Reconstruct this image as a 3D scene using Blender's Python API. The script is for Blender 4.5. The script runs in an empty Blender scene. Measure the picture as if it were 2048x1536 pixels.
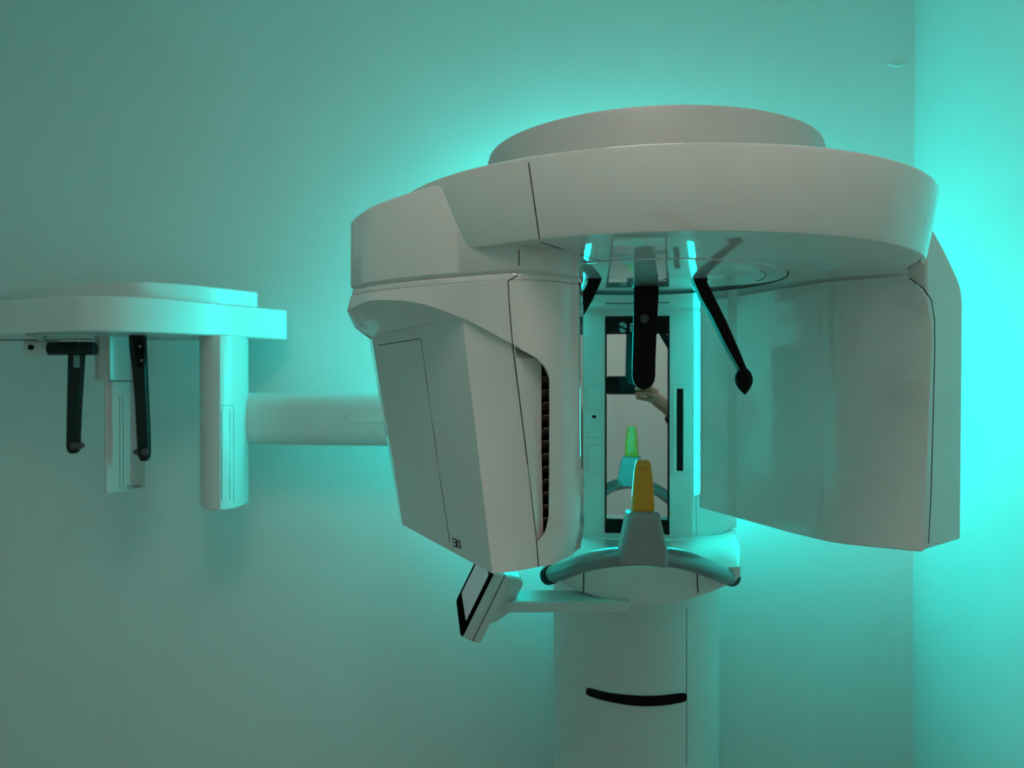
import bpy, bmesh, math, random
from mathutils import Vector, Matrix
from mathutils.bvhtree import BVHTree

# ------------------------------------------------------------------ camera
SC = bpy.context.scene
COL = SC.collection
F, HX, HY = 1538.0, 1024.0, 760.0          # focal length in pixels, principal column, horizon row (2048x1536)
YAW = math.radians(7.7)
S_, C_ = math.sin(YAW), math.cos(YAW)
ZC = 1.50                                   # camera height above the floor
cd = bpy.data.cameras.new('camera'); cam = bpy.data.objects.new('camera', cd); COL.objects.link(cam)
cd.sensor_width = 36.0; cd.lens = F * 36.0 / 2048.0
cd.clip_start = 0.004
cam.location = (0, 0, ZC)
cam.rotation_euler = (math.radians(90 - 0.3), 0, YAW)
cd.dof.use_dof = True; cd.dof.focus_distance = 0.82; cd.dof.aperture_fstop = 11.0
SC.camera = cam
SC.cycles.use_light_tree = False
SC.cycles.max_bounces = 6; SC.cycles.diffuse_bounces = 4; SC.cycles.glossy_bounces = 3; SC.cycles.transmission_bounces = 4; SC.cycles.use_adaptive_sampling = True; SC.cycles.adaptive_threshold = 0.05; SC.cycles.adaptive_min_samples = 20
# ------------------------------------------------------------------ world, exposure
w = bpy.data.worlds.new('world'); SC.world = w; w.use_nodes = True
w.node_tree.nodes['Background'].inputs[0].default_value = (0.5, 0.5, 0.5, 1)
w.node_tree.nodes['Background'].inputs[1].default_value = 0.0
SC.view_settings.view_transform = 'Standard'; SC.view_settings.look = 'None'
SC.view_settings.gamma = 1.0; SC.view_settings.use_curve_mapping = False
SC.view_settings.exposure = 0.0
LED_COLOR = (0.0005, 1.0, 0.93, 1); LED_POWER = 76.0; LED_BACK = 156.0
LAMP_COLOR = (1.0, 0.84, 0.76, 1); LAMP_POWER = 5.3

# ------------------------------------------------------------------ helpers
def W(l, t, z):                      # camera-yaw frame (right, forward, up) to world
    return Vector((l * C_ - t * S_, t * C_ + l * S_, ZC + z))
def at_t(px, py, t):                 # point of a pixel's ray at forward distance t
    return W((px - HX) / F * t, t, -(py - HY) / F * t)
def at_z(px, py, z):                 # ... at height z relative to the camera
    return at_t(px, py, -z * F / (py - HY))
def at_tz(px, t, z):
    return W((px - HX) / F * t, t, z)
def at_Y(px, py, Y):                 # ... on the plane Y = const
    u = (px - HX) / F
    return at_t(px, py, Y / (C_ + u * S_))

def mat(name, col, rough=0.5, metal=0.0, spec=0.5, noise=0.0, nscale=8.0, bump=0.0, bscale=60.0, trans=0.0, emit=None, estr=0.0, coat=0.0, alpha=1.0):
    m = bpy.data.materials.new(name); m.use_nodes = True
    nt = m.node_tree; b = nt.nodes['Principled BSDF']
    b.inputs['Base Color'].default_value = (*col, 1)
    b.inputs['Roughness'].default_value = rough
    b.inputs['Metallic'].default_value = metal
    b.inputs['Specular IOR Level'].default_value = spec
    b.inputs['Transmission Weight'].default_value = trans
    b.inputs['Coat Weight'].default_value = coat
    b.inputs['Coat Roughness'].default_value = 0.04
    if emit:
        b.inputs['Emission Color'].default_value = emit
        b.inputs['Emission Strength'].default_value = estr
    tc = nt.nodes.new('ShaderNodeTexCoord')
    if noise > 0:
        n = nt.nodes.new('ShaderNodeTexNoise'); n.inputs['Scale'].default_value = nscale; n.inputs['Detail'].default_value = 1
        r = nt.nodes.new('ShaderNodeMixRGB'); r.blend_type = 'MULTIPLY'; r.inputs[0].default_value = noise
        r.inputs[1].default_value = (*col, 1)
        nt.links.new(tc.outputs['Object'], n.inputs['Vector'])
        nt.links.new(n.outputs['Fac'], r.inputs[2]); nt.links.new(r.outputs[0], b.inputs['Base Color'])
    if bump > 0:
        n2 = nt.nodes.new('ShaderNodeTexNoise'); n2.inputs['Scale'].default_value = bscale; n2.inputs['Detail'].default_value = 1
        bp = nt.nodes.new('ShaderNodeBump'); bp.inputs['Strength'].default_value = bump; bp.inputs['Distance'].default_value = 0.01
        nt.links.new(tc.outputs['Object'], n2.inputs['Vector'])
        nt.links.new(n2.outputs['Fac'], bp.inputs['Height']); nt.links.new(bp.outputs[0], b.inputs['Normal'])
    return m

M = {}
M['wall'] = mat('painted_plaster', (0.88, 0.88, 0.86), 0.42, noise=0.06, nscale=3, bump=0.05, bscale=9)
M['ceil'] = mat('ceiling_paint', (0.88, 0.88, 0.86), 0.7, noise=0.05)
M['floor'] = mat('vinyl_floor', (0.80, 0.80, 0.78), 0.35, noise=0.3, nscale=25)
M['white'] = mat('white_lacquer', (0.80, 0.80, 0.77), 0.10, noise=0.03, nscale=4, coat=1.0)
M['satin'] = mat('white_satin_lacquer', (0.78, 0.78, 0.76), 0.28, noise=0.03, nscale=4, coat=0.2)
M['gloss'] = mat('polished_white_lacquer', (0.80, 0.80, 0.77), 0.03, noise=0.03, nscale=4, coat=1.0)
M['white2'] = mat('white_plastic', (0.74, 0.74, 0.71), 0.42, noise=0.03, nscale=4)
M['cover'] = mat('white_cover_plastic_shaded', (0.56, 0.58, 0.56), 0.42, noise=0.03, nscale=4)  # shaded copy of the white: the cap's dimmer light is put into the colour
M['seam'] = mat('seam_shadow_gap', (0.03, 0.035, 0.035), 0.6, noise=0.2)
M['black'] = mat('black_plastic', (0.004, 0.004, 0.005), 0.35, spec=0.12, noise=0.2, nscale=20)
M['smoke'] = mat('dark_smoked_plastic', (0.010, 0.024, 0.022), 0.25, spec=0.25, noise=0.2, nscale=20)
M['glassblk'] = mat('black_glass', (0.004, 0.006, 0.006), 0.12, spec=0.2, noise=0.1)
M['bezel'] = mat('matt_black_bezel', (0.004, 0.006, 0.006), 0.6, spec=0.0, noise=0.1)
M['mirror'] = mat('mirror_silver', (0.90, 0.90, 0.90), 0.0, metal=1.0)
M['print'] = mat('grey_print', (0.30, 0.36, 0.35), 0.5, noise=0.1)
M['darkprint'] = mat('dark_print', (0.02, 0.04, 0.04), 0.5, noise=0.1)
M['alu'] = mat('satin_aluminium', (0.30, 0.31, 0.31), 0.34, metal=0.85, noise=0.08, nscale=40)
M['grey'] = mat('grey_paint', (0.34, 0.34, 0.34), 0.40, metal=0.25, noise=0.08, nscale=30)
M['slat'] = mat('brown_slat', (0.17, 0.13, 0.11), 0.6, noise=0.2, nscale=30)
M['ventdark'] = mat('vent_dark', (0.035, 0.024, 0.02), 0.7, noise=0.2)
M['orange'] = mat('amber_plastic', (1.0, 0.33, 0.01), 0.22, noise=0.08, nscale=30, trans=0.12)
M['screen'] = mat('screen_glass', (0.16, 0.19, 0.19), 0.2, spec=0.05, noise=0.55, nscale=18, emit=(0.75, 0.95, 0.95, 1), estr=0.12)
M['window'] = mat('smoked_window', (0.22, 0.30, 0.28), 0.3, noise=0.2)
M['screw'] = mat('screw_metal', (0.10, 0.10, 0.10), 0.45, metal=0.6, noise=0.1)
M['skin'] = mat('skin', (0.42, 0.27, 0.19), 0.55, noise=0.15, nscale=40)
M['sleeve'] = mat('dark_sleeve_fabric', (0.012, 0.012, 0.014), 0.9, noise=0.3, nscale=120)
M['led'] = mat('cyan_light_guide', (0.3, 0.9, 0.85), 0.4, emit=LED_COLOR, estr=LED_POWER, noise=0.02)
M['led_back'] = mat('cyan_backlight', (0.3, 0.9, 0.85), 0.4, emit=LED_COLOR, estr=LED_BACK, noise=0.02)
M['led_back_dim'] = mat('cyan_backlight_side_and_fill', (0.3, 0.9, 0.85), 0.4, emit=LED_COLOR, estr=LED_BACK*0.36, noise=0.02)
M['lamp'] = mat('lamp_diffuser', (0.9, 0.88, 0.85), 0.5, emit=LAMP_COLOR, estr=LAMP_POWER, noise=0.02)

def mk(name, me, m, parent=None, smooth=40, bevel=0.0, seg=2):
    o = bpy.data.objects.new(name, me); COL.objects.link(o)
    if m is not None:
        me.materials.append(m if not isinstance(m, str) else M[m])
    if smooth:
        for p in me.polygons: p.use_smooth = True
        me.set_sharp_from_angle(angle=math.radians(smooth))
    if bevel > 0:
        b = o.modifiers.new('bevel', 'BEVEL'); b.width = bevel; b.segments = seg
        b.limit_method = 'ANGLE'; b.angle_limit = math.radians(42); b.harden_normals = False
    if parent is not None: o.parent = parent; o.matrix_parent_inverse = parent.matrix_world.inverted()
    return o
def from_bm(bm, name):
    bmesh.ops.recalc_face_normals(bm, faces=bm.faces)
    me = bpy.data.meshes.new(name); bm.to_mesh(me); bm.free(); return me
def loft_me(name, rows, closed=True, cap0=True, cap1=True):
    bm = bmesh.new(); R = [[bm.verts.new(p) for p in r] for r in rows]
    n = len(rows[0])
    for a, b in zip(R, R[1:]):
        for i in range(n if closed else n - 1):
            j = (i + 1) % n
            try: bm.faces.new((a[i], a[j], b[j], b[i]))
            except ValueError: pass
    if cap0: bm.faces.new(R[0][::-1])
    if cap1: bm.faces.new(R[-1])
    bmesh.ops.remove_doubles(bm, verts=bm.verts, dist=1e-6)
    return from_bm(bm, name)
def loft(name, rows, m, parent=None, closed=True, cap0=True, cap1=True, **k):
    return mk(name, loft_me(name, rows, closed, cap0, cap1), m, parent, **k)
def prism(name, plan, z0, z1, m, parent=None, **k):      # plan: world xy points, z relative to the camera
    return loft(name, [[Vector((p[0], p[1], ZC + z)) for p in plan] for z in (z0, z1)], m, parent, **k)
def cyl_rows(c, prof, n=96):
    return [[Vector((c[0] + r * math.cos(2*math.pi*i/n), c[1] + r * math.sin(2*math.pi*i/n), ZC + z)) for i in range(n)] for r, z in prof]
def tube_me(name, path, rad, n=8, caps=True):
    path = [Vector(p) for p in path]; rows = []
    up = Vector((0, 0, 1)); prev = None
    for i, p in enumerate(path):
        d = (path[min(i+1, len(path)-1)] - path[max(i-1, 0)]).normalized()
        if prev is None:
            a = d.cross(up)
            if a.length < 1e-3: a = d.cross(Vector((1, 0, 0)))
        else: a = prev - d * prev.dot(d)
        a.normalize(); prev = a; b = d.cross(a)
        r = rad[i] if isinstance(rad, (list, tuple)) else rad
        if isinstance(r, (list, tuple)): ra, rb = r
        else: ra = rb = r
        rows.append([p + a * ra * math.cos(2*math.pi*k/n) + b * rb * math.sin(2*math.pi*k/n) for k in range(n)])
    return loft_me(name, rows, True, caps, caps)
def tube(name, path, rad, m, parent=None, n=8, **k):
    return mk(name, tube_me(name, path, rad, n), m, parent, **k)
def catmull(pts, m=6, closed=False):
    pts = [Vector(p) for p in pts]; out = []; n = len(pts)
    for i in range(n if closed else n - 1):
        if closed: p0, p1, p2, p3 = pts[i-1], pts[i], pts[(i+1) % n], pts[(i+2) % n]
        else: p0, p1, p2, p3 = pts[max(i-1, 0)], pts[i], pts[i+1], pts[min(i+2, n-1)]
        for k in range(m):
            t = k / m
            out.append(0.5 * ((2*p1) + (p2-p0)*t + (2*p0-5*p1+4*p2-p3)*t*t + (3*p1-p0-3*p2+p3)*t**3))
    if not closed: out.append(pts[-1])
    return out
def linear(pts, m=6, closed=False):
    pts = [Vector(p) for p in pts]; out = []; n = len(pts)
    for i in range(n if closed else n - 1):
        for k in range(m): out.append(pts[i].lerp(pts[(i+1) % n], k / m))
    if not closed: out.append(pts[-1])
    return out
def bvh(objs):
    V, P = [], []
    for o in objs:
        b = len(V); V += [o.matrix_world @ v.co for v in o.data.vertices]
        P += [[b + i for i in p.vertices] for p in o.data.polygons]
    return BVHTree.FromPolygons(V, P)
CAMP = Vector((0, 0, ZC))
def hit(tree, px, py, lift=0.0):
    d = (at_t(px, py, 1.0) - CAMP).normalized()
    loc, nor, i, dist = tree.ray_cast(CAMP, d)
    if loc is None: return None
    if nor.dot(d) > 0: nor = -nor
    return loc + nor * lift
def seam(tree, pts, parent, rad=0.0005, step=12, name='seam', m='seam', lift=0.0):
    path = []
    for (a, b) in zip(pts, pts[1:]):
        k = max(1, int(math.hypot(a[0]-b[0], a[1]-b[1]) / step))
        for i in range(k): path.append((a[0]+(b[0]-a[0])*i/k, a[1]+(b[1]-a[1])*i/k))
    path.append(pts[-1])
    P = [hit(tree, x, y, lift) for x, y in path]; P = [p for p in P if p is not None]
    Q = [P[0]]
    for p in P[1:]:
        if (p - Q[-1]).length > 1e-4: Q.append(p)
    return tube(name, Q, rad, m, parent, n=6)
def empty(name, loc):
    o = bpy.data.objects.new(name, None); o.location = loc; COL.objects.link(o)
    o.empty_display_size = 0.05
    bpy.context.view_layer.update(); return o
def tag(o, label=None, cat=None, group=None, kind=None):
    if label: o['label'] = label
    if cat: o['category'] = cat
    if group: o['group'] = group
    if kind: o['kind'] = kind
    return o
def box_me(name, c, s, rot=None):
    bm = bmesh.new(); bmesh.ops.create_cube(bm, size=1.0)
    for v in bm.verts:
        p = Vector((v.co.x*s[0], v.co.y*s[1], v.co.z*s[2]))
        if rot is not None: p = rot @ p
        v.co = p + Vector(c)
    return from_bm(bm, name)
def box(name, c, s, m, parent=None, rot=None, **k):
    return mk(name, box_me(name, c, s, rot), m, parent, **k)
def ellip(name, c, r, m, parent=None, rot=None, n=16):
    bm = bmesh.new(); bmesh.ops.create_uvsphere(bm, u_segments=n, v_segments=n//2+2, radius=1.0)
    for v in bm.verts:
        p = Vector((v.co.x*r[0], v.co.y*r[1], v.co.z*r[2]))
        if rot is not None: p = rot @ p
        v.co = p + Vector(c)
    return mk(name, from_bm(bm, name), m, parent, smooth=180)

# ------------------------------------------------------------------ the room
XR, XL, YB, YR, ZT = 0.705, -2.25, 1.95, -0.85, 2.70
def slab(name, lo, hi, m):
    c = [(a+b)/2 for a, b in zip(lo, hi)]; s = [b-a for a, b in zip(lo, hi)]
    return tag(box(name, c, s, m, smooth=0), kind='structure')
T = 0.12
slab('floor', (XL-T, YR-T, -T), (XR+T, YB+T, 0), 'floor')
slab('ceiling', (XL-T, YR-T, ZT), (XR+T, YB+T, ZT+T), 'ceil')
wb = slab('wall_back', (XL-T, YB, 0), (XR+T, YB+T, ZT), 'wall')
wr = slab('wall_right', (XR, YR, 0), (XR+T, YB, ZT), 'wall')
slab('wall_left', (XL-T, YR, 0), (XL, YB, ZT), 'wall')
slab('wall_rear', (XL-T, YR-T, 0), (XR+T, YR, ZT), 'wall')
# small raised paint blister near the corner, high on the back wall
bl = []
for k, (wd, off) in enumerate([(0.0, 0), (0.55, 0), (0.9, 0), (1.0, 0), (0.9, 0), (0.55, 0), (0.0, 0)]):
    x = 1769 + (1811-1769) * k / 6
    yy = 128 + 7 * math.sin(math.pi * k / 6)
    a = at_Y(x, yy - 1 - 4*wd, YB); b = at_Y(x, yy + 3*wd, YB); mid = (a+b)/2 - Vector((0, 0.007*wd, 0))
    bl.append([a + Vector((0, 0.002, 0)), mid, b + Vector((0, 0.002, 0))])
mk('paint_blister', loft_me('paint_blister', bl, closed=False, cap0=False, cap1=False), 'wall', wb, smooth=60)

# unseen ceiling lamp, added to supply the neutral light on the machine's front
LX, LY = -0.05, 0.05
lp = empty('added_ceiling_lamp', (LX, LY, ZT))
tag(lp, 'added, unseen square white ceiling panel lamp above the spot where the photographer stands', 'lamp')
box('frame', (LX, LY, ZT-0.02), (0.66, 0.66, 0.04), 'white2', lp, bevel=0.004)
box('diffuser', (LX, LY, ZT-0.044), (0.6, 0.6, 0.008), 'lamp', lp, bevel=0.002)

# ================================================================== panoramic x-ray unit
AX = 0.040                                   # symmetry plane of the stand
unit = empty('panoramic_xray_unit', (AX, 1.62, 0))
tag(unit, 'large white dental panoramic x-ray machine with round rotating head, mirror and stand column', 'x-ray machine')
Z0, ZR = 0.1348, 0.213                       # underside and top of the rotating ring
RC = (0.045, 1.038)                          # rotation axis

# --- column
def column_plan(r, yc, yb):
    p = [(AX + r*math.cos(a), yc + r*0.98*math.sin(a)) for a in [math.radians(180 + 180*i/40) for i in range(41)]]
    return p + [(AX + r, yb), (AX - r, yb)]
colm = prism('column', column_plan(0.170, 1.625, 1.90), -ZC, -0.30, 'white2', unit, smooth=40, bevel=0.003)
foot = prism('column_foot', [(AX-0.24, 1.38), (AX+0.24, 1.38), (AX+0.24, 1.93), (AX-0.24, 1.93)], -ZC, -ZC+0.03, 'white2', unit, bevel=0.01)
tc = bvh([colm])
seam(tc, [(1374, 1216), (1374, 1535)], colm, rad=0.0006)
# black grip strip let into the column
def strip_on(tree, top, bot, name, m, parent, lift=0.003, sub=6):
    tp = catmull([(x, y, 0) for x, y in top], sub); bt = catmull([(x, y, 0) for x, y in bot], sub)
    rows = []
    for a, b in zip(tp, bt):
        A = hit(tree, a.x, a.y); B = hit(tree, b.x, b.y)
        n = Vector((CAMP.x - A.x, CAMP.y - A.y, 0)).normalized()
        rows.append([A - n*0.003, A + n*lift, B + n*lift, B - n*0.003])
    return loft(name, rows, m, parent, bevel=0.0015)
strip_on(tc, [(1172, 1383), (1178, 1377), (1215, 1386), (1270, 1392), (1320, 1392), (1368, 1387), (1375, 1394)],
             [(1172, 1387), (1180, 1393), (1215, 1403), (1270, 1412), (1320, 1412), (1366, 1405), (1375, 1398)], 'column_grip', 'black', unit)

# --- carriage behind the mirror
FY = 1.5
car = prism('carriage', [(-0.065, FY), (0.145, FY), (0.149, FY+0.004), (0.159, FY+0.022), (0.205, FY+0.05), (0.245, FY+0.12), (0.245, 1.76), (0.200, 1.80),
             (-0.120, 1.80), (-0.165, 1.76), (-0.165, FY+0.12), (-0.125, FY+0.05), (-0.079, FY+0.022), (-0.069, FY+0.004)], -0.302, 0.355, 'white', unit, smooth=30, bevel=0.002)
tr = bvh([car])
for sgn in (-1, 1):
    a = Vector((AX + sgn*0.1060, FY+0.0015)); b = Vector((AX + sgn*0.1192, FY+0.0215))
    rows = []
    nrm = Vector((sgn*0.84, -0.54))
    z0, z1 = -0.219, Z0 - 0.004
    pl = [a, a + nrm*0.0025, b + nrm*0.0025, b]
    rows = [[Vector((p.x, p.y, ZC+z)) for p in pl] for z in (z0, z1)]
    st = loft('light_strip', rows, 'white2', unit, smooth=0)
    st.data.materials.append(M['led'])
    for p in st.data.polygons:
        if p.normal.x*nrm.x + p.normal.y*nrm.y > 0.9: p.material_index = 1
for sgn in (-1, 1):
    a = Vector((AX + sgn*0.1825, 1.78)); nrm = Vector((sgn*0.664, 0.747)).normalized(); tg = Vector((-nrm.y, nrm.x))
    pl_ = [a - tg*0.012, a - tg*0.012 + nrm*0.006, a + tg*0.012 + nrm*0.006, a + tg*0.012]
    loft('light_strip', [[Vector((p.x, p.y, ZC+z)) for p in pl_] for z in (-0.26, 0.36)], 'led_back' if sgn < 0 else 'led_back_dim', unit, smooth=0)
loft('light_strip', [[Vector((x, 1.800, ZC+0.352)), Vector((x, 1.806, ZC+0.358)), Vector((x, 1.794, ZC+0.372)), Vector((x, 1.788, ZC+0.366))] for x in (AX-0.12, AX+0.12)], 'led_back_dim', unit, smooth=0)  # added unseen strip, fills in the glow on the wall above the cap
seam(tr, [(1392, 992), (1393, 1070)], car, rad=0.0007)
# mirror with black bands
def on_front(px, py, dy=0.0):
    p = at_Y(px, py, FY); return Vector((p.x, FY + dy, p.z))
def front_panel(name, x0, y0, x1, y1, m, parent, dy=-0.002, th=0.006, **k):
    a = on_front(x0, y0); b = on_front(x1, y1)
    return box(name, ((a.x+b.x)/2, FY + dy + th/2, (a.z+b.z)/2), (abs(b.x-a.x), th, abs(a.z-b.z)), m, parent, **k)
front_panel('mirror_frame', 1210, 633, 1339, 1069, 'glassblk', unit, dy=-0.0015, th=0.005, smooth=0)
mir = front_panel('mirror', 1213.5, 669, 1335, 1040, 'mirror', unit, dy=-0.0022, th=0.004, smooth=0)
def flat_poly(name, pts, m, parent, dy=-0.0024, th=0.0012):
    P = [on_front(x, y) for x, y in pts]
    return loft(name, [[Vector((p.x, FY+dy, p.z)) for p in P], [Vector((p.x, FY+dy+th, p.z)) for p in P]], m, parent, smooth=0)
frm = [o for o in unit.children if o.name.startswith('mirror_frame')][0]
def flat_curve(name, pts, sub, m, parent): return flat_poly(name, [(p.x, p.y) for p in catmull([(x, y, 0) for x, y in pts], sub, True)], m, parent)
flat_curve('emblem_half', [(1239, 646.5), (1246, 645), (1252, 648), (1254, 655), (1250, 656), (1244, 653), (1239.5, 651)], 4, 'print', frm)
flat_curve('emblem_half', [(1239.5, 656), (1244, 657), (1250, 660), (1252, 662), (1248, 666), (1242, 665), (1239, 661)], 4, 'print', frm)
flat_poly('letter', [(1260, 646.5), (1274, 646.5), (1274, 649), (1263, 649), (1263, 654.5), (1272, 654.5), (1272, 657), (1263, 657), (1263, 664.5), (1260, 664.5)], 'print', frm)
# controls on the left cheek, black slot on the right cheek
front_panel('slot_surround', 1345, 772, 1373, 948, 'white', unit, dy=-0.0030, th=0.006, bevel=0.0015)
front_panel('sensor_slot', 1353, 777, 1366.5, 942, 'black', unit, dy=-0.0036, th=0.004, bevel=0.001)
front_panel('finger_recess', 1174, 772, 1204, 820, 'white', unit, dy=-0.0028, th=0.006, bevel=0.0025)
front_panel('finger_recess', 1174, 862, 1204, 876, 'white', unit, dy=-0.0028, th=0.006, bevel=0.0025)
front_panel('finger_recess', 1174, 890, 1204, 945, 'white', unit, dy=-0.0028, th=0.006, bevel=0.0025)
front_panel('indicator', 1184.5, 831, 1192, 836, 'black', unit, dy=-0.002, th=0.004, smooth=0)

# --- fixed arm joining carriage and ring
prism('support_arm', [(-0.165, 1.25), (0.245, 1.25), (0.245, 1.78), (-0.165, 1.78)], Z0 + 0.0003, 0.20, 'gloss', unit, smooth=0)

# --- rotating ring, cap and underside disc
RT, RB = 0.3362, 0.3225
ring = loft('rotating_ring', cyl_rows(RC, [(0.27, ZR-0.001), (RT-0.003, ZR), (RT-0.0008, ZR-0.0012), (RT, ZR-0.004), (RB+0.0012, Z0+0.004), (RB, Z0+0.001), (RB-0.003, Z0)], 160), 'gloss', unit, smooth=35)
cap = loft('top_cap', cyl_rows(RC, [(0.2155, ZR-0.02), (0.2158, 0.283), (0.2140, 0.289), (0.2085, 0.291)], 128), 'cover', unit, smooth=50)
DC = (0.042, 1.042)
disc = loft('underside_disc', cyl_rows(DC, [(0.176, Z0+0.002), (0.176, Z0-0.0006), (0.1755, Z0-0.0013), (0.1745, Z0-0.0015)], 128), 'gloss', unit, smooth=50)
def ring_line(name, c, r, z, rad, a0, a1, m, parent, n=90):
    return tube(name, [(c[0]+r*math.cos(math.radians(a0+(a1-a0)*i/n)), c[1]+r*math.sin(math.radians(a0+(a1-a0)*i/n)), ZC+z) for i in range(n+1)], rad, m, parent, n=6)
ring_line('seam', DC, 0.1762, Z0-0.0012, 0.0010, -15, 180, 'seam', disc)
ring_line('seam', DC, 0.150, Z0-0.0015, 0.0005, -28, 12, 'seam', disc, 40)

# --- tube head (left)
TK = 0.942                                   # nearness of the tube head
capc = [(-0.2064, .986), (-0.1876, .949), (-0.157, .915), (-0.0984, .870), (-0.0556, .847), (-0.0238, .831), (0.0059, .820), (0.041, .829), (0.064, .849), (0.0773, .874), (0.072, 1.0), (-0.10, 1.13), (-0.195, 1.07)]
capc = [(l*TK, t*TK) for l, t in capc]
def caprow(z, grow=0.0):
    c = Vector((-0.06*TK, 0.97*TK, 0)); out = []
    for l, t in capc:
        d = Vector((l, t, 0)) - c; d.normalize()
        out.append(W(l + d.x*grow, t + d.y*grow, z*TK))
    return out
TH = 6
def crow(z, g=0.0):
    r = catmull(caprow(z, g), TH, True); return r
def crown(g, dz):
    zs = [0.199, 0.2050, 0.2105, 0.2165] + [0.218]*6 + [0.216, 0.210, 0.202]
    return catmull([Vector((p.x, p.y, ZC + (zz + dz)*TK)) for p, zz in zip(caprow(0, g), zs)], TH, True)
rows = [crown(-0.008, 0.001), crown(-0.0025, 0.0008), crown(0.0, -0.003), crow(0.1185, 0.0), crow(0.1165, -0.0015), crow(0.1150, -0.0035)]
tube_cap = loft('tube_head_cap', [rows[0]] + rows[1:], 'white', unit, smooth=35)
band = loft('tube_head_band', [crow(0.1155, -0.004), crow(0.1120, -0.0015), crow(0.1075, -0.0015), crow(0.1060, -0.004)], 'white', unit, smooth=35)
# rim: lower edge of the overhang, falls towards the right
rim_px = [(695, 625), (713, 612), (748, 600.5), (836, 606), (923, 636), (975, 661), (1026, 689), (1092, 700), (1138, 706), (1161, 710)]
rim = []
for (l, t), (px, py) in zip(capc[:10], rim_px):
    tt = t + 0.002
    rim.append(at_t(px, py, tt))
rim[6:10] = [at_t(1040, 694, capc[6][1]+0.004), at_t(1100, 700, capc[7][1]+0.006), at_t(1140, 704, capc[8][1]+0.006), at_t(1160.5, 708, capc[9][1]+0.006)]
rim += [W(*capc[10], 0.02*TK), W(*capc[11], 0.05*TK), W(*capc[12], 0.08*TK)]
def at_k(px, py, t): return at_t(px, py, t*TK)
L_top, L_bot = (745, 674, 1.06), (805, 1050)
ZB = -0.212 * TK
def bz(px, py, z=ZB): return at_z(px, py, z)
Ltop = at_k(744, 674, 1.05); Ctop = at_k(925, 639, 0.852)
def mixed(pts):
    a = linear(pts, TH, True); b = catmull(pts, TH, True)
    return [b[i] if 6*TH < i < 10*TH else a[i] for i in range(len(a))]
low = [at_k(738, 676, 1.10), at_k(744, 674, 1.05), Ltop.lerp(Ctop, 0.25), Ltop.lerp(Ctop, 0.62), Ctop]
low += [at_k(976, 664, 0.838)] + [p - Vector((0, 0, 0.002)) for p in rim[6:10]]
low += [W(*capc[10], 0.015*TK), W(*capc[11], 0.04*TK), W(*capc[12], 0.055*TK)]
Lb = bz(805, 1050); Cb = bz(985, 1148)
def botrow(z, k):      # k: 0 = full section, 1 = bottom with rounded-in right side
    def q(px, py, t): return at_t(px, py, t)
    r = [bz(800, 1040), Lb, Lb.lerp(Cb, 0.25), Lb.lerp(Cb, 0.62), Cb, bz(1030, 1143), bz(1073, 1135.5)]
    r += [bz(1108, 1128), bz(1128, 1119), bz(1143, 1107)] if k else [bz(1108, 1128), bz(1138, 1121), bz(1163, 1106)]
    r += [W(0.072*TK, 1.0*TK, ZB), W(-0.10*TK, 1.16*TK, ZB), W(-0.16*TK, 1.14*TK, ZB)]
    return r
bot = botrow(ZB, 1)
full = botrow(ZB, 0)
def lerp_rows(a, b, f): return [x.lerp(y, f) for x, y in zip(a, b)]
body_rows = [linear(caprow(0.1055, -0.004), TH, True)]
body_rows = [crow(0.1075, -0.003), crow(0.1060, 0.0)]
rimr = mixed(rim)
cr = crow(0.1055, 0.0015)
sm = catmull(rim, TH, True)
body_rows.append(sm)
lowr = mixed(low)
bul = lerp_rows(sm, lowr, 0.30)
for i in range(len(bul)):
    k = max(0.0, 1 - i/(3.6*TH)) if i < 6*TH else (1.0 if i > 11*TH else 0.0)
    bul[i] = bul[i] + Vector((0, 0, -0.0085*min(1.0, k*1.8)))
body_rows.append(bul)
body_rows.append(lowr)
fullr = mixed(full)
for f in (0.25, 0.5, 0.75, 0.86): body_rows.append(lerp_rows(lowr, fullr, f))
b93 = lerp_rows(mixed(low), mixed(botrow(ZB, 1)), 0.945)
mid = lerp_rows(lerp_rows(lowr, fullr, 0.945), b93, 0.35)
body_rows.append(mid)
body_rows.append(lerp_rows(lerp_rows(lowr, fullr, 0.985), mixed(bot), 0.75))
body_rows.append(mixed(bot))
tube_body = loft('tube_head_body', body_rows, 'white', unit, smooth=24)

# vent recess cut into the tube head
tb = bvh([tube_body])
def cutter(name, left, right, dl, dr, m, pull=0.03):
    lf = left; rg = right; rows = []
    for a, b in zip(lf, rg):
        A = hit(tb, *a); B = hit(tb, *b)
        ra = (A - CAMP).normalized(); rb = (B - CAMP).normalized()
        rows.append([A - ra*pull, B - rb*pull, B + rb*dr, A + ra*dl])
    me = loft_me(name, rows); me.materials.append(M[m])
    o = bpy.data.objects.new(name, me); COL.objects.link(o); return o
lefts = [(1030, 694), (1032, 716), (1034, 738), (1036, 756), (1052, 900), (1066, 1030), (1069, 1056), (1071, 1072), (1073, 1082)]
rights = [(1034, 695), (1074, 717), (1093, 738), (1098.5, 758), (1098.5, 900), (1097.5, 1030), (1093, 1056), (1086, 1070), (1077, 1081)]
cA = cutter('cut_a', lefts, rights, 0.0006, 0.016, 'white')
lB = [(1083, 729), (1083, 740), (1083, 900), (1086, 1040), (1087, 1066)]
rB = [(1085, 730), (1098, 758), (1098.4, 900), (1097, 1035), (1089, 1066)]
cB = cutter('cut_b', lB, rB, 0.05, 0.05, 'ventdark')
for c_ in (cA, cB):
    b = tube_body.modifiers.new('cut', 'BOOLEAN'); b.object = c_; b.operation = 'DIFFERENCE'; b.solver = 'EXACT'
    try: b.material_mode = 'TRANSFER'
    except Exception: pass
bpy.context.view_layer.update()
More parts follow.
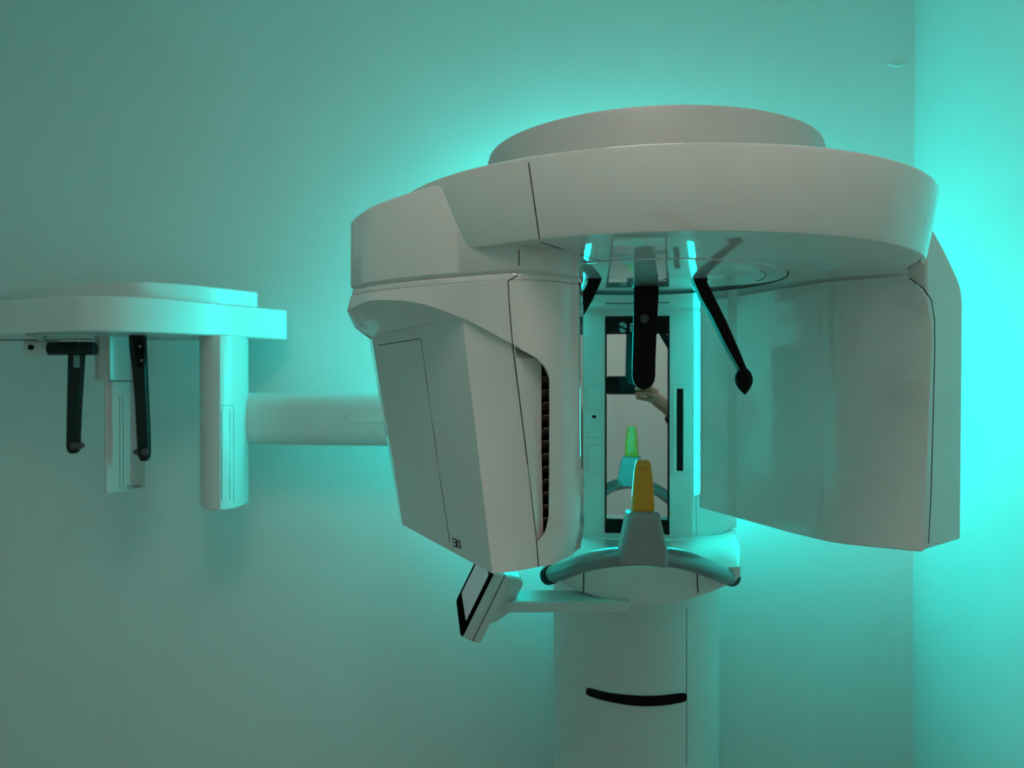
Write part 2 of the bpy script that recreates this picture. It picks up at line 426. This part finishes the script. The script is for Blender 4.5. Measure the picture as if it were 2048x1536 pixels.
dg = bpy.context.evaluated_depsgraph_get()
nm = bpy.data.meshes.new_from_object(tube_body.evaluated_get(dg), preserve_all_data_layers=True, depsgraph=dg)
tube_body.modifiers.clear()
if len(nm.polygons) > 100:
    tube_body.data = nm
    for p in nm.polygons: p.use_smooth = True
    nm.set_sharp_from_angle(angle=math.radians(24))
for c_ in (cA, cB):
    me = c_.data; bpy.data.objects.remove(c_); bpy.data.meshes.remove(me)
# slats
for i in range(12):
    y = 762 + i * 25.4
    A = hit(tb, 1081, y); B = hit(tb, 1099, y)
    ra = (A - CAMP).normalized()
    c0 = (A + B) / 2 + ra * 0.020
    d = (B - A); d.z = 0; d.normalize(); n = Vector((0, 0, 1)).cross(d)
    rot = Matrix((d, n, Vector((0, 0, 1)))).transposed() @ Matrix.Rotation(math.radians(-32), 3, 'X')
    box('vent_slat', c0, (0.012, 0.016, 0.0016), 'slat', tube_body, rot=rot, smooth=0)
tall = bvh([tube_body, tube_cap, band])
tb2 = bvh([tube_body])
seam(tall, [(1016, 562), (1018, 600), (1025, 688)], tube_body)
seam(tall, [(1025, 688), (1050, 885), (1073, 1083), (1077, 1134)], tube_body, rad=0.0006)
seam(tall, [(1038, 500), (1038, 541)], tube_cap)
seam(tall, [(1036, 546), (1034, 552), (1016, 562)], band)
door = seam(tall, [(757, 691), (800, 684), (838, 677.5), (843, 681), (860, 810), (880, 955), (900, 1086)], tube_body, rad=0.0005, name='cover_joint')
def stroke(pts): return seam(tall, pts, tube_body, rad=0.00075, step=3, name='lettering', m='darkprint', lift=0.0002)
stroke([(904.5, 1077), (912.5, 1080), (913.5, 1093.5), (906, 1091)])
stroke([(906, 1084), (912.5, 1086.2)])
stroke([(915, 1081), (920, 1083), (921.5, 1096), (915.5, 1094), (915, 1081)])

# ring seams
rt = bvh([ring, tube_cap])
seam(rt, [(1055.5, 313), (1079, 478)], ring, rad=0.0006)
seam(bvh([ring]), [(1081, 484), (1140, 503), (1222, 529)], ring, rad=0.0006)

# --- sensor housing (right)
ZS = -0.2216
Lp, Mp, Np = (0.3268, 1.337), (0.434, 1.049), (0.531, 0.988)
def sens_row(z, npx):
    nt = 0.988
    nl = (npx - HX) / F * nt
    # inner face: L -> (soft edge at M) -> N, then behind
    pts = [Vector((0.336, 1.36, 0)), Vector((Lp[0]-0.0005, Lp[1], 0)), Vector((0.351, 1.256, 0)), Vector((0.382, 1.172, 0)), Vector((0.405, 1.110, 0)), Vector((0.421, 1.074, 0)), Vector((0.434, 1.050, 0)), Vector((0.450, 1.034, 0)), Vector((0.475, 1.018, 0))]
    e = Vector((nl, nt, 0)); s = pts[-1]
    pts = [p if p.x < nl - 0.02 else p for p in pts]
    pts += [s.lerp(e, 0.5), s.lerp(e, 0.94), e, Vector((nl + 0.004, nt + 0.012, 0)), Vector((0.46, 1.16, 0)), Vector((0.36, 1.40, 0))]
    return [W(p.x, p.y, z) for p in pts]
npx = [(ZS, 1846), (ZS + 0.004, 1851), (-0.1, 1857), (0.0, 1863), (0.055, 1866), (0.083, 1863), (0.105, 1855), (0.119, 1842), (0.128, 1828), (Z0 + 0.001, 1812)]
srows = [sens_row(z, x) for z, x in npx]
# bottom row rounded inwards a little
sens = loft('sensor_housing', srows, 'white', unit, smooth=22, bevel=0.003)
N2 = Vector((0.536, 0.994, 0)); B2 = Vector((0.618, 1.058, 0)); ex = (B2 - N2).normalized(); wid = (B2 - N2).length
nb = Vector((-0.46, 0.72, 0)).normalized()
Aw = Vector((0.478, 1.047, 0))
rows = []
for z, sm_ in [(-0.2195, wid-0.002), (-0.2160, wid), (0.0, wid+0.003), (0.105, wid+0.004), (0.120, wid+0.001), (0.132, wid-0.006), (0.142, wid-0.016), (0.158, wid-0.035), (0.176, wid-0.058), (0.195, wid-0.085)]:
    E_ = N2 + ex*sm_; c1, c2 = E_ + nb*0.28, Aw + nb*0.24
    rows.append([W(p.x, p.y, z) for p in (Aw, N2, N2.lerp(E_, 0.5), E_, E_.lerp(c1, 0.06) + ex*0.004, c1, c2)])
shell = loft('sensor_back_shell', rows, 'white2', unit, smooth=30, bevel=0.003, seg=2)
ts = bvh([sens, shell])
seam(ts, [(1818, 556), (1846, 577), (1862, 600), (1868.5, 640), (1869, 700), (1866, 850), (1862, 1000), (1857, 1100)], shell, rad=0.0008)

# --- head supports hanging from the disc
ZD = Z0 - 0.0015
def strap(name, path, m, parent, nrm, bevel=0.0015):
    # path: list of (point, half width vector, half thickness)
    rows = []
    for p, wv, th in path:
        n = nrm.normalized() * th
        rows.append([p - wv - n, p + wv - n, p + wv + n, p - wv + n])
    return loft(name, rows, m, parent, smooth=40, bevel=bevel)
tF = 1.10
fx = lambda px, py, t=tF: at_t(px, py, t)
right = Vector((C_, S_, 0)); fwd = Vector((-S_, C_, 0))
fpath = []
for px, py, hw in [(1292, 567, 25), (1291.5, 600, 24.5), (1289.5, 660, 23.5), (1287.5, 720, 23), (1287, 752, 23), (1287, 763, 21), (1287, 771, 16.5), (1287, 777, 9.5), (1287, 779.5, 2)]:
    fpath.append((fx(px, py), right * (hw / F * tF), 0.0035))
fore = strap('forehead_support', fpath, 'black', unit, fwd)
loft('flange', [[p + Vector((0, 0, dz)) for p in [fx(1291, 573) + right*(0.0205*g*math.cos(a)) + fwd*(0.013*g*math.sin(a)) for a in [2*math.pi*i/32 for i in range(32)]]] for dz, g in ((-0.0015, 0.86), (0.0012, 1.0), (0.006, 1.0))], 'black', fore, smooth=50)
sc = fx(1289, 637, tF - 0.0040)
loft('screw', [[sc + right*(r*math.cos(a)) + Vector((0, 0, r*math.sin(a))) - fwd*o for a in [2*math.pi*i/24 for i in range(24)]] for r, o in ((0.0064, -0.003), (0.0064, 0.0008), (0.005, 0.0014))], 'screw', fore, smooth=40)
tT = 1.02
def temple(side):
    def pt(px, py):
        p = at_t(px, py, tT)
        if side < 0:
            c = at_t(1293, py, tT); d = (p - c).dot(right); p = p - right * (2 * d)
        return p
    edge_r = [(1413, 553), (1411, 566), (1428, 600), (1449, 642), (1468, 685), (1481, 715), (1489, 735), (1494, 752)]
    edge_l = [(1382, 553), (1386, 566), (1401, 600), (1421, 634), (1446, 685), (1463, 716), (1475, 737), (1481, 752)]
    path = []
    for a, b in zip(edge_r, edge_l):
        A, B = pt(*a), pt(*b); path.append(((A+B)/2, (A-B)/2 * (1 if side > 0 else -1), 0.010))
    o = strap('temple_support', path, 'black', unit, fwd, bevel=0.0025)
    c = pt(1394, 556)
    loft('flange', [[c + right*(0.0125*g*math.cos(a)) + fwd*(0.013*g*math.sin(a)) + Vector((0, 0, dz)) for a in [2*math.pi*i/24 for i in range(24)]] for dz, g in ((-0.0025, 0.55), (0.001, 1.0), (0.006, 1.0))], 'black', o, smooth=50)
    p0, p1 = pt(1485, 733), pt(1490, 789)
    n = 9; P = [p0.lerp(p1, i/(n-1)) for i in range(n)]
    R = [(0.0095*g, 0.012*g) for g in (0.15, 0.6, 0.86, 0.98, 1.0, 0.92, 0.72, 0.42, 0.08)]
    tube('pad', P, R, 'black', o, n=16, smooth=180)
temple(1); temple(-1)

# --- chin shelf
rows = []
YF, YBk = 1.262, 1.60
for i in range(33):
    a = -1 + 2*i/32
    hw_f, hw_b = 0.160, 0.200
    yf = YF + 0.016*a*a
    bz_ = -0.3175 - 0.047*(1 - a*a) ** 0.9 if abs(a) < 1 else -0.3175
    r = [Vector((AX + a*hw_b, YBk, ZC-0.302)), Vector((AX + a*(hw_f*0.35+hw_b*0.65), 1.44, ZC-0.302)), Vector((AX + a*hw_f, yf, ZC-0.302)), Vector((AX + a*hw_f, yf, ZC + bz_)), Vector((AX + a*hw_f*0.98, 1.42, ZC + bz_ - 0.002)), Vector((AX + a*hw_b, YBk, ZC + bz_ - 0.004))]
    rows.append(r)
shelf = loft('chin_shelf', rows, 'white', unit, smooth=35, bevel=0.003)
tsf = bvh([shelf])
seam(tsf, [(1168, 1128), (1167, 1186)], shelf, rad=0.0011)
seam(tsf, [(1394, 1138), (1397, 1198)], shelf, rad=0.0011)
# grip bar
gp = [(1098, 1152, 1.262), (1120, 1144, 1.235), (1165, 1127, 1.165), (1210, 1117, 1.118), (1250, 1113, 1.098), (1290, 1112, 1.093), (1330, 1114, 1.098), (1370, 1121, 1.12), (1412, 1135, 1.165), (1450, 1151, 1.238), (1463, 1155, 1.268)]
bar = tube('grip_bar', catmull([at_t(*g) for g in gp], 5), 0.0138, 'alu', unit, n=20, smooth=60)
for a, b in ((0, 1), (-1, -2)):
    P, Q = at_t(*gp[a]), at_t(*gp[b]); d = (Q - P).normalized()
    tube('collar', [P - d*0.004, P + d*0.010], 0.0150, 'black', bar, n=20)
# bite block holder
tH = 1.075
def hold(pts, t0, t1, shrink=0.9):
    c = sum((Vector((x, y, 0)) for x, y in pts), Vector()) / len(pts)
    r0 = [at_t(x, y, t0) for x, y in pts]
    ctr = sum(r0, Vector()) / len(r0)
    r1 = [ctr + (p - ctr) * shrink + fwd * (t1 - t0) for p in r0]
    ra = [ctr + (p - ctr) * 0.90 - fwd * 0.006 for p in r0]
    return [ra, r0, r1]
hp = [(1258, 1024), (1318, 1024), (1322, 1040), (1337, 1108), (1335, 1137), (1290, 1131.5), (1241, 1132), (1240, 1104), (1254, 1040)]
holder = loft('bite_block_holder', hold(hp, tH, tH + 0.036, 0.96), 'grey', unit, smooth=25, bevel=0.003)

# --- touch panel on its swivel arm
tP = 1.27
arm0, arm1 = at_t(1005, 1213, 1.245), at_t(1305, 1213, 1.245)
def swing(px): return at_t(px, 1203, 1.235)
r0 = []
for px, ty, h in [(1000, 0, 0.018), (1130, 0, 0.018), (1235, 0, 0.0175), (1262, 0, 0.016)]:
    a = at_t(px, 1204, 1.235)
    r0.append([a, a + fwd*0.07, a + fwd*0.07 - Vector((0, 0, h)), a - Vector((0, 0, h))])
arm = loft('panel_arm', r0, 'white2', unit, bevel=0.003)
piv = at_t(1277, 1212, 1.26)
loft('arm_pivot', cyl_rows((piv.x, piv.y + 0.03), [(0.035, -0.372), (0.040, -0.366), (0.040, -0.33)], 32), 'white2', unit, bevel=0.002)
Bn, Tn = at_t(924, 1278, 1.20), at_t(987, 1150, 1.20)
upv = (Tn - Bn).normalized()
dpt = (Vector((-0.274, 0.962, 0.0))).normalized()
dpt = (dpt - upv*dpt.dot(upv)).normalized()
nrm = dpt.cross(upv).normalized()
if nrm.x > 0: nrm = -nrm
Hh = (Tn - Bn).length + 0.008; Wd = 0.17
def pan(u, v, n): return Bn + upv*(u*Hh) + dpt*(v*Wd) + nrm*n
def rrect(u0, u1, v0, v1, r, n, k=6):
    out = []
    for (cu, cv, a0) in ((u1-r/Hh, v1-r/Wd, 0), (u0+r/Hh, v1-r/Wd, 90), (u0+r/Hh, v0+r/Wd, 180), (u1-r/Hh, v0+r/Wd, 270)):
        for i in range(k+1):
            a = math.radians(a0 + 90*i/k); out.append(pan(cu + r/Hh*math.cos(a), cv + r/Wd*math.sin(a), n))
    return out
panel = loft('touch_panel', [rrect(0.02, .98, .01, .99, .010, -0.030), rrect(0, 1, 0, 1, .010, -0.026), rrect(0, 1, 0, 1, .010, 0.0)], 'white2', unit, smooth=30)
loft('front_glass', [rrect(0.0, 1, 0.0, 1, .010, 0.0), rrect(0.01, .99, 0.01, .99, .010, 0.003)], 'bezel', panel, smooth=30)
loft('display', [rrect(.19, .87, .10, .88, .002, 0.003), rrect(.19, .87, .10, .88, .002, 0.0036)], 'screen', panel, smooth=0)
loft('rear_hub', [rrect(.18, .97, .12, .8, .012, -0.029), rrect(.30, .97, .2, .7, .012, -0.050), rrect(.42, .9, .28, .6, .010, -0.062)], 'white2', panel, smooth=30, bevel=0.003)
tpn = bvh([panel])
tube('seam', [pan(0.02, -0.001, -0.017), pan(0.99, -0.001, -0.017)], 0.0007, 'seam', panel)

# ================================================================== bite block (loose, plugged into the holder)
bb_rows = []
tBk = 1.083
for py, hw, hd, sh in [(1034, 19.5, 10, 0), (1025, 22, 12, 0), (1016, 22.5, 12.5, 0), (1000, 22, 12, 0), (975, 20.5, 11, 0), (950, 18.5, 9.5, 0), (936, 17, 8.5, 0), (925, 15, 7.5, 0), (921, 12, 6, 0)]:
    c = at_t(1287, py, tBk) + fwd*0.004; a = right*(hw/F*tBk); b = fwd*(hd/F*tBk); e = 0.35
    bb_rows.append([c + a*math.copysign(abs(math.cos(x))**e, math.cos(x)) + b*math.copysign(abs(math.sin(x))**e, math.sin(x)) for x in [2*math.pi*(i+0.5)/24 for i in range(24)]])
bb = loft('bite_block', bb_rows, 'orange', None, smooth=40)
tag(bb, 'small tapered amber plastic bite block standing in the grey holder before the mirror', 'bite block')
bite_notch = box('bite_edge', at_t(1287, 931, tBk - 0.008), (0.020, 0.004, 0.004), 'orange', bb, bevel=0.001)

# ================================================================== cephalometric attachment (left)
ceph = empty('cephalometric_attachment', at_t(640, 838, 1.86))
tag(ceph, 'smaller white head-positioner with two dark ear arms on a horizontal boom, at left', 'x-ray attachment')
ZH, ZL = 0.1758, 0.1009
def pl(px, y, zz): return (lambda v: (v.x, v.y))(at_z(px, y, zz))
hp_ = [(-170, 625), (-90, 612), (0, 602), (60, 597.5), (125, 592.8), (150, 591.2), (170, 590.8), (249, 592.4), (330, 597), (420, 605), (480, 611), (513, 614.5)]
plan = [(p.x, p.y) for p in catmull([(*pl(x, y, ZH), 0) for x, y in hp_], 4)]
e1 = at_tz(516, 1.862, 0); e2 = at_tz(574, 1.935, 0); e3 = at_tz(570, 1.99, 0); e4 = at_tz(200, 1.97, 0); e5 = at_tz(-190, 1.95, 0)
plan += [(p.x, p.y) for p in (e1, e2, e3, e4, e5)]
head = prism('head_frame', plan, ZL, ZH, 'satin', ceph, smooth=20, bevel=0.004, seg=3)
cp = [(20, 588), (30, 577.5), (100, 569.5), (180, 564.5), (270, 562.5), (340, 566), (400, 571), (470, 578.5), (508, 583)]
plan = [(p.x, p.y) for p in catmull([(*pl(x, y, 0.216), 0) for x, y in cp], 4)]
e1 = at_tz(516, 1.885, 0); e3 = at_tz(510, 2.0, 0); e4 = at_tz(200, 1.98, 0); e5 = at_tz(0, 1.96, 0)
plan += [(p.x, p.y) for p in (e1, e3, e4, e5)]
prism('head_cap', plan, ZH - 0.004, 0.216, 'satin', ceph, smooth=25, bevel=0.004, seg=3)
# right hanging block
def block(name, bpts, zb, zt, back, parent=ceph, **k):
    P = [at_z(x, y, zb) for x, y in bpts]
    P = [(p.x, p.y) for p in P] + [(p.x, p.y) for p in back]
    return prism(name, P, zb, zt, 'satin', parent, **k)
rb_pts = [(399, 1012), (402, 1018), (412, 1020.5), (425, 1021.5), (440, 1021.5), (455, 1020), (470, 1017), (485, 1012), (496, 1007)]
rblock = block('collimator_block', rb_pts, -0.298, ZL + 0.002, [at_tz(497, 1.93, 0), at_tz(402, 1.93, 0)], smooth=35, bevel=0.003)
tb_ = bvh([rblock])
sl = seam(tb_, [(443, 1002), (443, 820), (459, 820), (459, 1000)], rblock, rad=0.0007, name='slot_joint')
seam(tb_, [(441, 811), (467, 811), (467, 1004)], rblock, rad=0.0005, name='slot_joint')
seam(bvh([head]), [(398, 677.5), (440, 679), (492, 682)], rblock, rad=0.0012)
lb_pts = [(208, 986), (211, 989), (235, 986), (262, 981), (290, 975.5)]
lblock = block('receptor_block', lb_pts, -0.262, -0.002, [at_tz(290, 1.92, 0), at_tz(214, 1.92, 0)], smooth=35, bevel=0.003)
nk = [(190, 988), (200, 989), (235, 986), (262, 981), (290, 975.5)]
neck = block('receptor_neck', nk, -0.262, 0, [at_tz(290, 1.92, 0), at_tz(194, 1.92, 0)], smooth=35)
for v in neck.data.vertices:
    v.co.z = ZC + (0.0 if v.co.z < ZC - 0.1 else ZL + 0.002)
tl = bvh([lblock, neck])
seam(tl, [(193, 763), (267, 762)], neck, rad=0.0009)
seam(tl, [(239, 980), (239, 792), (246, 792), (246, 978)], lblock, rad=0.0006, name='slot_joint')
# small logo lettering on the receptor block
def wr_(pts): return seam(tl, pts, lblock, rad=0.0008, step=3, name='lettering', m='darkprint')
wr_([(262, 971), (257, 971.5), (253.5, 974), (255, 977), (260, 977)])
wr_([(264, 975.5), (270, 973.5), (274, 974.5), (281, 972.2)])
wr_([(264, 972.6), (280, 970.3)])
# boom
YBm = 1.79
bz0 = -(838 - HY) / F * 1.868
bplan = []
for i in range(40):
    a = 2*math.pi*i/40; e = 0.62
    bplan.append((0.050*math.copysign(abs(math.cos(a))**e, math.cos(a)), 0.0632*math.copysign(abs(math.sin(a))**e, math.sin(a))))
boom = loft('boom', [[Vector((x, YBm + a, ZC + bz0 + b)) for a, b in bplan] for x in (-0.965, -0.166)], 'white2', ceph, smooth=40)
tbm = bvh([boom])
strip_on(tbm, [(694, 834), (700, 831), (730, 831), (790, 832)], [(694, 839), (700, 843), (730, 844), (790, 846)], 'boom_groove', 'white', ceph, lift=0.002)
# ear arms and nasion support
tE = 1.74
def earm(name, prof, pts_up, plug_dx, mt):
    path = []
    for xl, xr, y in prof:
        A, B = at_t(xl, y, tE), at_t(xr, y, tE); path.append(((A+B)/2, (B-A)/2, 0.008))
    o = strap(name, path, mt, ceph, fwd, bevel=0.002)
    xl, xr, y = prof[-3]
    c = at_t((xl+xr)/2, y, tE - 0.011)
    loft('ear_plug_button', [[c + right*(r*math.cos(a)) + Vector((0, 0, r*math.sin(a))) - fwd*of for a in [2*math.pi*i/20 for i in range(20)]] for r, of in ((0.0085, -0.004), (0.0085, 0.0), (0.0065, 0.0012))], 'screw', o, smooth=40)
    e = at_t((xl+xr)/2 + plug_dx*9, y - 1, tE); d = right * (1 if plug_dx > 0 else -1)
    tube('ear_plug', [e, e + d*0.006, e + d*0.012, e + d*0.016], [0.009, 0.008, 0.005, 0.001], 'screw', o, n=12, smooth=60)
    return o
ea = earm('ear_arm', [(141, 171, 690), (139, 168, 715), (138, 165, 760), (136.5, 161, 820), (135.5, 159, 870), (135, 158.5, 892), (137, 157, 901), (142, 152, 907)], None, 1, 'smoke')
box('window', at_t(153.5, 723, tE - 0.0085), (0.0135, 0.002, 0.027), 'window', ea, rot=Matrix.Rotation(YAW, 3, 'Z'))
eb = earm('ear_arm', [(260, 291, 672), (262, 292, 700), (267, 293.5, 740), (272, 296, 800), (275, 299, 860), (277, 299.5, 905), (279, 298.5, 914), (284, 294, 922)], None, -1, 'smoke')
pth = []
for xl, xr, y in [(267, 290, 678), (270, 291, 700), (275, 288, 734)]:
    A, B = at_t(xl, y, tE-0.010), at_t(xr, y, tE-0.010); pth.append(((A+B)/2, (B-A)/2, 0.003))
pp = strap('mount_plate', pth, 'black', eb, fwd, bevel=0.001)
for x, y in ((280.5, 693), (284, 721)):
    c = at_t(x, y, tE - 0.0135)
    tube('screw', [c, c - fwd*0.002], 0.003, 'alu', eb, n=12)
box('arm_socket', at_t(277, 668, tE), (0.028, 0.022, 0.018), 'black', eb, bevel=0.002)
ns = tube('nasion_support', [at_t(97, 697, tE-0.005), at_t(100, 697, tE-0.005), at_t(184, 697, tE-0.005), at_t(190, 697, tE-0.005)], [0.010, 0.0155, 0.0155, 0.0145], 'smoke', ceph, n=20, smooth=40)
tube('rim', [at_t(150.5, 697, tE-0.005), at_t(152.5, 697, tE-0.005)], 0.0163, 'black', ns, n=20)
box('scale_slot', at_t(133, 696, tE-0.021), (0.042, 0.002, 0.0035), 'black', ns, rot=Matrix.Rotation(YAW, 3, 'Z'))
nr = tube('nasion_rail', [at_t(50, 696, tE+0.03), at_t(54, 696, tE+0.03), at_t(118, 696, tE+0.03)], [0.012, 0.0175, 0.0175], 'white2', ceph, n=24, smooth=40)
c = at_t(64, 695, tE + 0.014)
tube('rail_knob', [c, c - fwd*0.006], 0.006, 'black', nr, n=14)
tube('rail_hanger', [at_t(84, 688, tE+0.03), at_t(84, 668, tE+0.03), at_t(84, 655, tE+0.03)], [0.008, 0.010, 0.018], 'white2', ceph, n=16)
ring_line('turntable_joint', ((at_tz(190, 1.78, 0)).x, (at_tz(190, 1.78, 0)).y), 0.135, ZL, 0.0008, 0, 360, 'seam', head, 80)

# ================================================================== phone and hand behind the lens (seen in the mirror)
ph = empty('smartphone', (0.04, -0.008, ZC - 0.02))
tag(ph, 'black smartphone held sideways, reflected in the tall mirror', 'phone')
def rr2(x0, x1, z0, z1, r, y, k=6):
    out = []
    for cx, cz, a0 in ((x1-r, z1-r, 0), (x0+r, z1-r, 90), (x0+r, z0+r, 180), (x1-r, z0+r, 270)):
        for i in range(k+1):
            a = math.radians(a0 + 90*i/k); out.append(Vector((cx + r*math.cos(a), y, ZC + cz + r*math.sin(a))))
    return out
loft('phone_body', [rr2(-0.036, 0.112, -0.055, 0.014, .009, -0.0135), rr2(-0.037, 0.113, -0.056, 0.015, .010, -0.0125), rr2(-0.037, 0.113, -0.056, 0.015, .010, -0.0055), rr2(-0.036, 0.112, -0.055, 0.014, .009, -0.0045)], 'black', ph, smooth=40)
loft('camera_bump', [rr2(-0.030, 0.010, -0.016, 0.010, .006, -0.0050), rr2(-0.030, 0.010, -0.016, 0.010, .006, -0.0034)], 'glassblk', ph, smooth=40)
loft('screen', [rr2(-0.033, 0.109, -0.052, 0.011, .006, -0.0136), rr2(-0.033, 0.109, -0.052, 0.011, .006, -0.0138)], 'glassblk', ph, smooth=40)

def skin_mesh(name, verts, edges, radii, root, m, parent=None, sub=2):
    me = bpy.data.meshes.new(name); me.from_pydata([Vector(v) for v in verts], edges, [])
    o = bpy.data.objects.new(name, me); COL.objects.link(o)
    sk = o.modifiers.new('skin', 'SKIN'); sk.use_smooth_shade = True
    for i, r in enumerate(radii):
        me.skin_vertices[0].data[i].radius = (r, r) if not isinstance(r, tuple) else r
        me.skin_vertices[0].data[i].use_root = (i == root)
    o.modifiers.new('sub', 'SUBSURF').levels = sub; o.modifiers['sub'].render_levels = sub
    bpy.context.view_layer.update(); d = bpy.context.evaluated_depsgraph_get()
    nm = bpy.data.meshes.new_from_object(o.evaluated_get(d), depsgraph=d)
    o.modifiers.clear(); o.data = nm; nm.materials.clear(); nm.materials.append(M[m])
    for p in nm.polygons: p.use_smooth = True
    if parent is not None: o.parent = parent; o.matrix_parent_inverse = parent.matrix_world.inverted()
    return o
z = ZC
V = [(0.340, -0.150, z-0.300), (0.270, -0.085, z-0.195), (0.205, -0.040, z-0.110), (0.165, -0.026, z-0.078), (0.128, -0.020, z-0.052)]
E = [(0, 1), (1, 2), (2, 3), (3, 4)]
Rr = [0.042, 0.038, (0.022, 0.029), (0.026, 0.030), (0.018, 0.028)]
def finger(root, pts, rad):
    prev = root
    for p, r in zip(pts, rad):
        V.append((p[0], p[1], z + p[2])); E.append((prev, len(V)-1)); Rr.append(r); prev = len(V)-1
fr = (0.0095, 0.009, 0.0085, 0.0075)
finger(4, [(0.130, -0.006, -0.014), (0.116, 0.005, -0.012), (0.096, 0.006, -0.012), (0.078, 0.005, -0.013)], fr)
finger(4, [(0.132, -0.004, -0.033), (0.114, 0.006, -0.033), (0.090, 0.006, -0.034), (0.070, 0.005, -0.035)], fr)
finger(3, [(0.134, -0.004, -0.056), (0.112, 0.006, -0.053), (0.088, 0.006, -0.054), (0.070, 0.005, -0.055)], fr)
finger(3, [(0.136, -0.006, -0.078), (0.112, -0.003, -0.073), (0.092, -0.006, -0.070), (0.076, -0.008, -0.068)], (0.009, 0.0085, 0.008, 0.007))
finger(3, [(0.132, -0.036, -0.064), (0.112, -0.032, -0.046), (0.094, -0.026, -0.034)], (0.0115, 0.0105, 0.009))
person = skin_mesh('person', V, E, Rr, 0, 'skin')
tag(person, 'hand and forearm of person holding the phone, reflected in the mirror', 'person')
tube('sleeve', [(0.222, -0.052, z-0.134), (0.260, -0.080, z-0.184), (0.340, -0.150, z-0.300), (0.37, -0.18, z-0.34)], [0.040, 0.046, 0.054, 0.056], 'sleeve', person, n=20, smooth=60)

# descriptions of parts that look different from the rest of their thing
PART = {'light_strip': 'glowing cyan light strip', 'column_grip': 'black curved grip strip on the column', 'mirror': 'tall narrow mirror pane',
        'grip_bar': 'arched satin grey metal grip bar', 'bite_block_holder': 'grey tapered holder on the grip bar', 'touch_panel': 'tilted touch panel with black glass front',
        'forehead_support': 'black forehead support bar', 'temple_support': 'curved black temple support arm', 'ear_arm': 'dark smoked plastic ear arm',
        'nasion_support': 'dark cylindrical nose bridge support', 'sensor_slot': 'narrow black vertical slot', 'vent_slat': 'brown louvre slat', 'sleeve': 'black sleeve cuff'}
for o in bpy.data.objects:
    if o.parent is not None and o.name.split('.')[0] in PART: o['label'] = PART[o.name.split('.')[0]]
